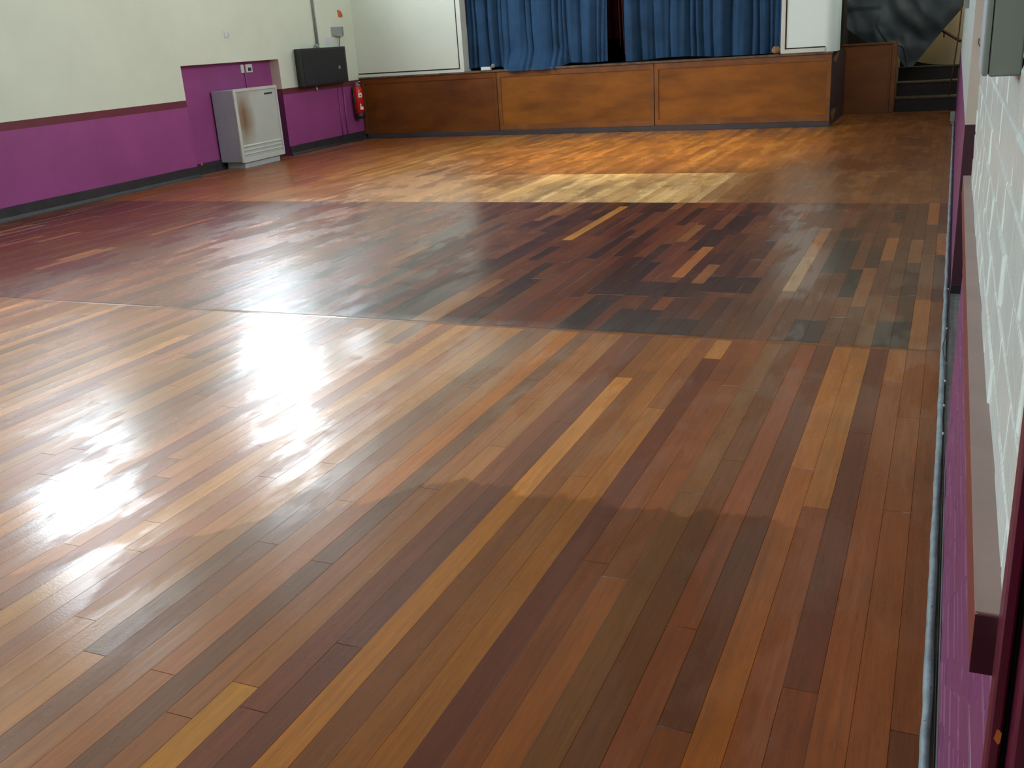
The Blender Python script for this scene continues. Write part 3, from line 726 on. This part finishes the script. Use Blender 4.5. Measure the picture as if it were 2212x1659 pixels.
bm = bmesh.new(); tube(bm, [sk((.1, 14.2, 1.585)), sk((.09, 14.2, 1.62)), sk((.03, 14.28, 1.64))], [.03,.026,.016], 8); obj('cable_gland', bm, 'smallgrey', sp, smooth=True)
bm = bmesh.new(); tube(bm, [sk((.02, y, z)) for y, z in ((14.13,1.0),(14.13,.96),(14.15,.92))], [.014,.02,.012], 8); obj('mounting_bolt', bm, 'steel', sp, smooth=True)
t = thing('conduit_pipe', 'steel conduit running up the cream wall from the black loudspeaker', 'pipe', (lw(14.2), 14.2, 1.64))
for dy, rr in ((0, .012), (.045, .014)):
    bm = bmesh.new(); tube(bm, [sk((.022, 14.30+dy, 1.62)), sk((.022, 14.30+dy, 2.45)), sk((.022, 14.30+dy, ZC-.02))], rr, 10); obj('pipe', bm, 'steel' if dy else 'smallgrey', t, smooth=True)
t = thing('wall_sensor', 'grey wedge-shaped box on the cream wall above the loudspeaker end', 'box', (lw(15.05), 15.05, 1.74))
bm = bmesh.new(); pr = [(0, 14.83), (.13, 14.97), (.13, 15.0), (.03, 15.2), (0, 15.2)]
lo = [bm.verts.new(sk((x, y, 1.75+(.02 if x < .1 else 0)))) for x, y in pr]; hi = [bm.verts.new(sk((x, y, 1.905))) for x, y in pr]
for k in range(5): bm.faces.new((lo[k], lo[(k+1) % 5], hi[(k+1) % 5], hi[k]))
bm.faces.new(lo[::-1]); bm.faces.new(hi); bmesh.ops.recalc_face_normals(bm, faces=bm.faces)
obj('box_body', bm, 'smallgrey', t)
bm = bmesh.new(); tube(bm, [sk((.06, 15.0, 1.76)), sk((.05, 15.0, 1.7)), sk((.02, 15.0, 1.55))], .008, 6); obj('lead', bm, 'smallgrey', t, smooth=True)
tag(obj('paper_notice', B(0, .003, 14.62, 14.86, 1.62, 1.745, sk), 'paper'), 'white paper notice on the cream wall just above the loudspeaker', 'notice')
bm = bmesh.new(); pts = [(15.11,2.18),(15.22,2.165),(15.27,2.1),(15.26,2.06),(15.13,2.06)]
a = [bm.verts.new(sk((.0, y, z))) for y, z in pts]; b = [bm.verts.new(sk((.006, y, z))) for y, z in pts]
for k in range(5): bm.faces.new((a[k], a[(k+1) % 5], b[(k+1) % 5], b[k]))
bm.faces.new(b); bm.faces.new(a[::-1]); bmesh.ops.recalc_face_normals(bm, faces=bm.faces)
tag(obj('orange_tag', bm, 'orange'), 'small torn orange tag on the cream wall above the grey box', 'tag')
t = thing('wall_plate', 'small white plate alone on the cream wall above the heater recess', 'plate', (lw(11.95), 11.95, 1.85))
obj('plate', B(0, .015, 11.89, 11.99, 1.80, 1.885, sk), 'plastic', t, bevel=.006); obj('hook', B(.015, .03, 11.965, 11.985, 1.82, 1.87, sk), 'paper', t, bevel=.003, seg=1)
bm = bmesh.new(); tube(bm, [sk((.016, 14.985, z)) for z in (.15, .5, .94)], .016, 8)
tag(obj('conduit_pipe', bm, 'purple', smooth=True), 'purple painted pipe running down the dado left of the fire extinguisher', 'pipe')
bm = bmesh.new(); tube(bm, [sk((.012, 14.82, z)) for z in (.15, .5, .94)], .01, 8)
tag(obj('conduit_pipe', bm, 'purple', smooth=True), 'thinner purple painted pipe on the dado below the loudspeaker end', 'pipe')
obj_y = bmesh.new(); lathe(obj_y, [(.001,.143),(.014,.145),(.016,.165),(.008,.178),(.001,.18)], lw(10.93)+.012, 10.93, 8)
tag(obj('brass_stub', obj_y, 'orange', smooth=True), 'tiny yellow pipe stub on the black skirting left of the heater', 'stub')
# fire extinguisher
ex, ey = lw(15.32)+.105, 15.32
t = thing('fire_extinguisher', 'red fire extinguisher with black base hung on the purple wall beside the stage', 'extinguisher', (ex, ey, .39))
bm = bmesh.new(); lathe(bm, [(.075,.47),(.088,.475),(.088,.84),(.08,.88),(.055,.915),(.03,.93)], ex, ey, 24); obj('cylinder', bm, 'red', t, smooth=True)
bm = bmesh.new(); lathe(bm, [(.07,.375),(.09,.39),(.092,.475),(.08,.48)], ex, ey, 24); obj('base_skirt', bm, 'rubber', t, smooth=True)
bm = bmesh.new(); lathe(bm, [(.028,.928),(.028,.955),(.018,.965),(.018,.985)], ex, ey, 14); obj('valve', bm, 'steel', t, smooth=True)
bm = bmesh.new(); tube(bm, [(ex-.02, ey, .975), (ex+.04, ey-.04, .99), (ex+.11, ey-.07, 1.0)], .009, 6); tube(bm, [(ex-.02, ey, .96), (ex+.05, ey-.045, .955), (ex+.1, ey-.065, .945)], .008, 6); obj('handle', bm, 'steel', t, smooth=True)
bm = bmesh.new(); tube(bm, [(ex-.02, ey-.02, .96), (ex-.03, ey-.1, .93), (ex-.02, ey-.115, .8), (ex-.01, ey-.108, .55), (ex, ey-.1, .5)], .012, 8); obj('hose', bm, 'rubber', t, smooth=True)
def curved(name, a0, a1, z0, z1, m):
    bm = bmesh.new(); grid(bm, 8, 1, lambda u, v: (ex+.0895*math.cos(a0+(a1-a0)*u), ey+.0895*math.sin(a0+(a1-a0)*u), z0+(z1-z0)*v)); return obj(name, bm, m, t, smooth=True)
A = math.atan2(-ey, -ex)
curved('label_panel', A+.05, A+.85, .735, .81, 'label'); curved('label_panel', A+.2, A+.95, .53, .58, 'label'); curved('label_panel', A+.25, A+.45, .585, .63, 'label'); curved('label_text', A+.3, A+.65, .755, .775, 'badge')
bm = bmesh.new(); box(bm, -.0, .03, ey-.02, ey+.02, .78, .9, fn=sk); obj('wall_bracket', bm, 'rubber', t)

# ------------------------------------------------------------------ light
def area(name, loc, rot, sx, sy, e, col):
    l = bpy.data.lights.new(name, 'AREA'); l.shape = 'RECTANGLE'; l.size = sx; l.size_y = sy; l.energy = e; l.color = col
    o = bpy.data.objects.new(name, l); C.objects.link(o); o.location = loc; o.rotation_euler = rot
    return o
DAY = (.89, .955, 1.0)
EL = [250, 280, 240, 170, 370, 50]
for k, (a, b) in enumerate(WINL):
    y = (a+b)/2; area('window_daylight', (XL(y)-.3, y, (WZ0+WZ1)/2), (0, -PI/2, 0), WZ1-WZ0, b-a, EL[k], (.80, .91, 1.0))
for (a, b), e in zip(WINR+WB, (275, 240, 340)):
    y = (a+b)/2; area('window_daylight', (XR+.3, y, (WZ0+WZ1)/2), (0, PI/2, 0), WZ1-WZ0, b-a, e, DAY)
l = bpy.data.lights.new('stage_spotlight', 'SPOT'); l.energy = 1350; l.color = (1.0, .88, .66); l.spot_size = math.radians(66); l.spot_blend = .9; l.shadow_soft_size = .25
o = bpy.data.objects.new('stage_spotlight', l); C.objects.link(o); o.location = (-3.9, 11.9, ZC-.15)
o.rotation_euler = (Vector((-3.8, 12.9, 0))-o.location).to_track_quat('-Z', 'Y').to_euler()
l = bpy.data.lights.new('stair_fill', 'POINT'); l.energy = 36; l.color = (1, .95, .85); l.shadow_soft_size = .08  # added fill light without a seen source, lifts the partition and sheet
o = bpy.data.objects.new('stair_fill', l); C.objects.link(o); o.location = (-.7, 16.4, 3.2)
l = bpy.data.lights.new('landing_fill', 'POINT'); l.energy = 24; l.color = (1, .9, .7); l.shadow_soft_size = .06  # second added fill, unseen, brightens the cream wall behind the sheet
o = bpy.data.objects.new('landing_fill', l); C.objects.link(o); o.location = (-.35, 18.45, 2.5)
w = bpy.data.worlds.new('overcast_sky'); bpy.context.scene.world = w; w.use_nodes = True
w.node_tree.nodes['Background'].inputs[0].default_value = (.8, .9, 1, 1); w.node_tree.nodes['Background'].inputs[1].default_value = .6

# ------------------------------------------------------------------ camera
f_, yaw, pitch, roll_ = 2111.3, .4266, .3371, .0671
cy, sy, cp, sp_ = math.cos(yaw), math.sin(yaw), math.cos(pitch), math.sin(pitch)
F_ = Vector((-sy*cp, cy*cp, -sp_)); R0 = Vector((cy, sy, 0)); D0 = F_.cross(R0)
c, s = math.cos(roll_), math.sin(roll_)
R_ = c*R0+s*D0; D_ = -s*R0+c*D0
cam = bpy.data.cameras.new('camera'); cam.sensor_width = 36; cam.lens = f_/2212*36; cam.clip_start = .05; cam.clip_end = 100
co = bpy.data.objects.new('camera', cam); C.objects.link(co)
mw = Matrix((R_, -D_, -F_)).transposed().to_4x4(); mw.translation = (0, 0, 1.5); co.matrix_world = mw
sc = bpy.context.scene; sc.camera = co
sc.view_settings.view_transform = 'Standard'; sc.view_settings.look = 'None'; sc.view_settings.exposure = 0.0
sc.cycles.use_denoising = True; sc.cycles.max_bounces = 8
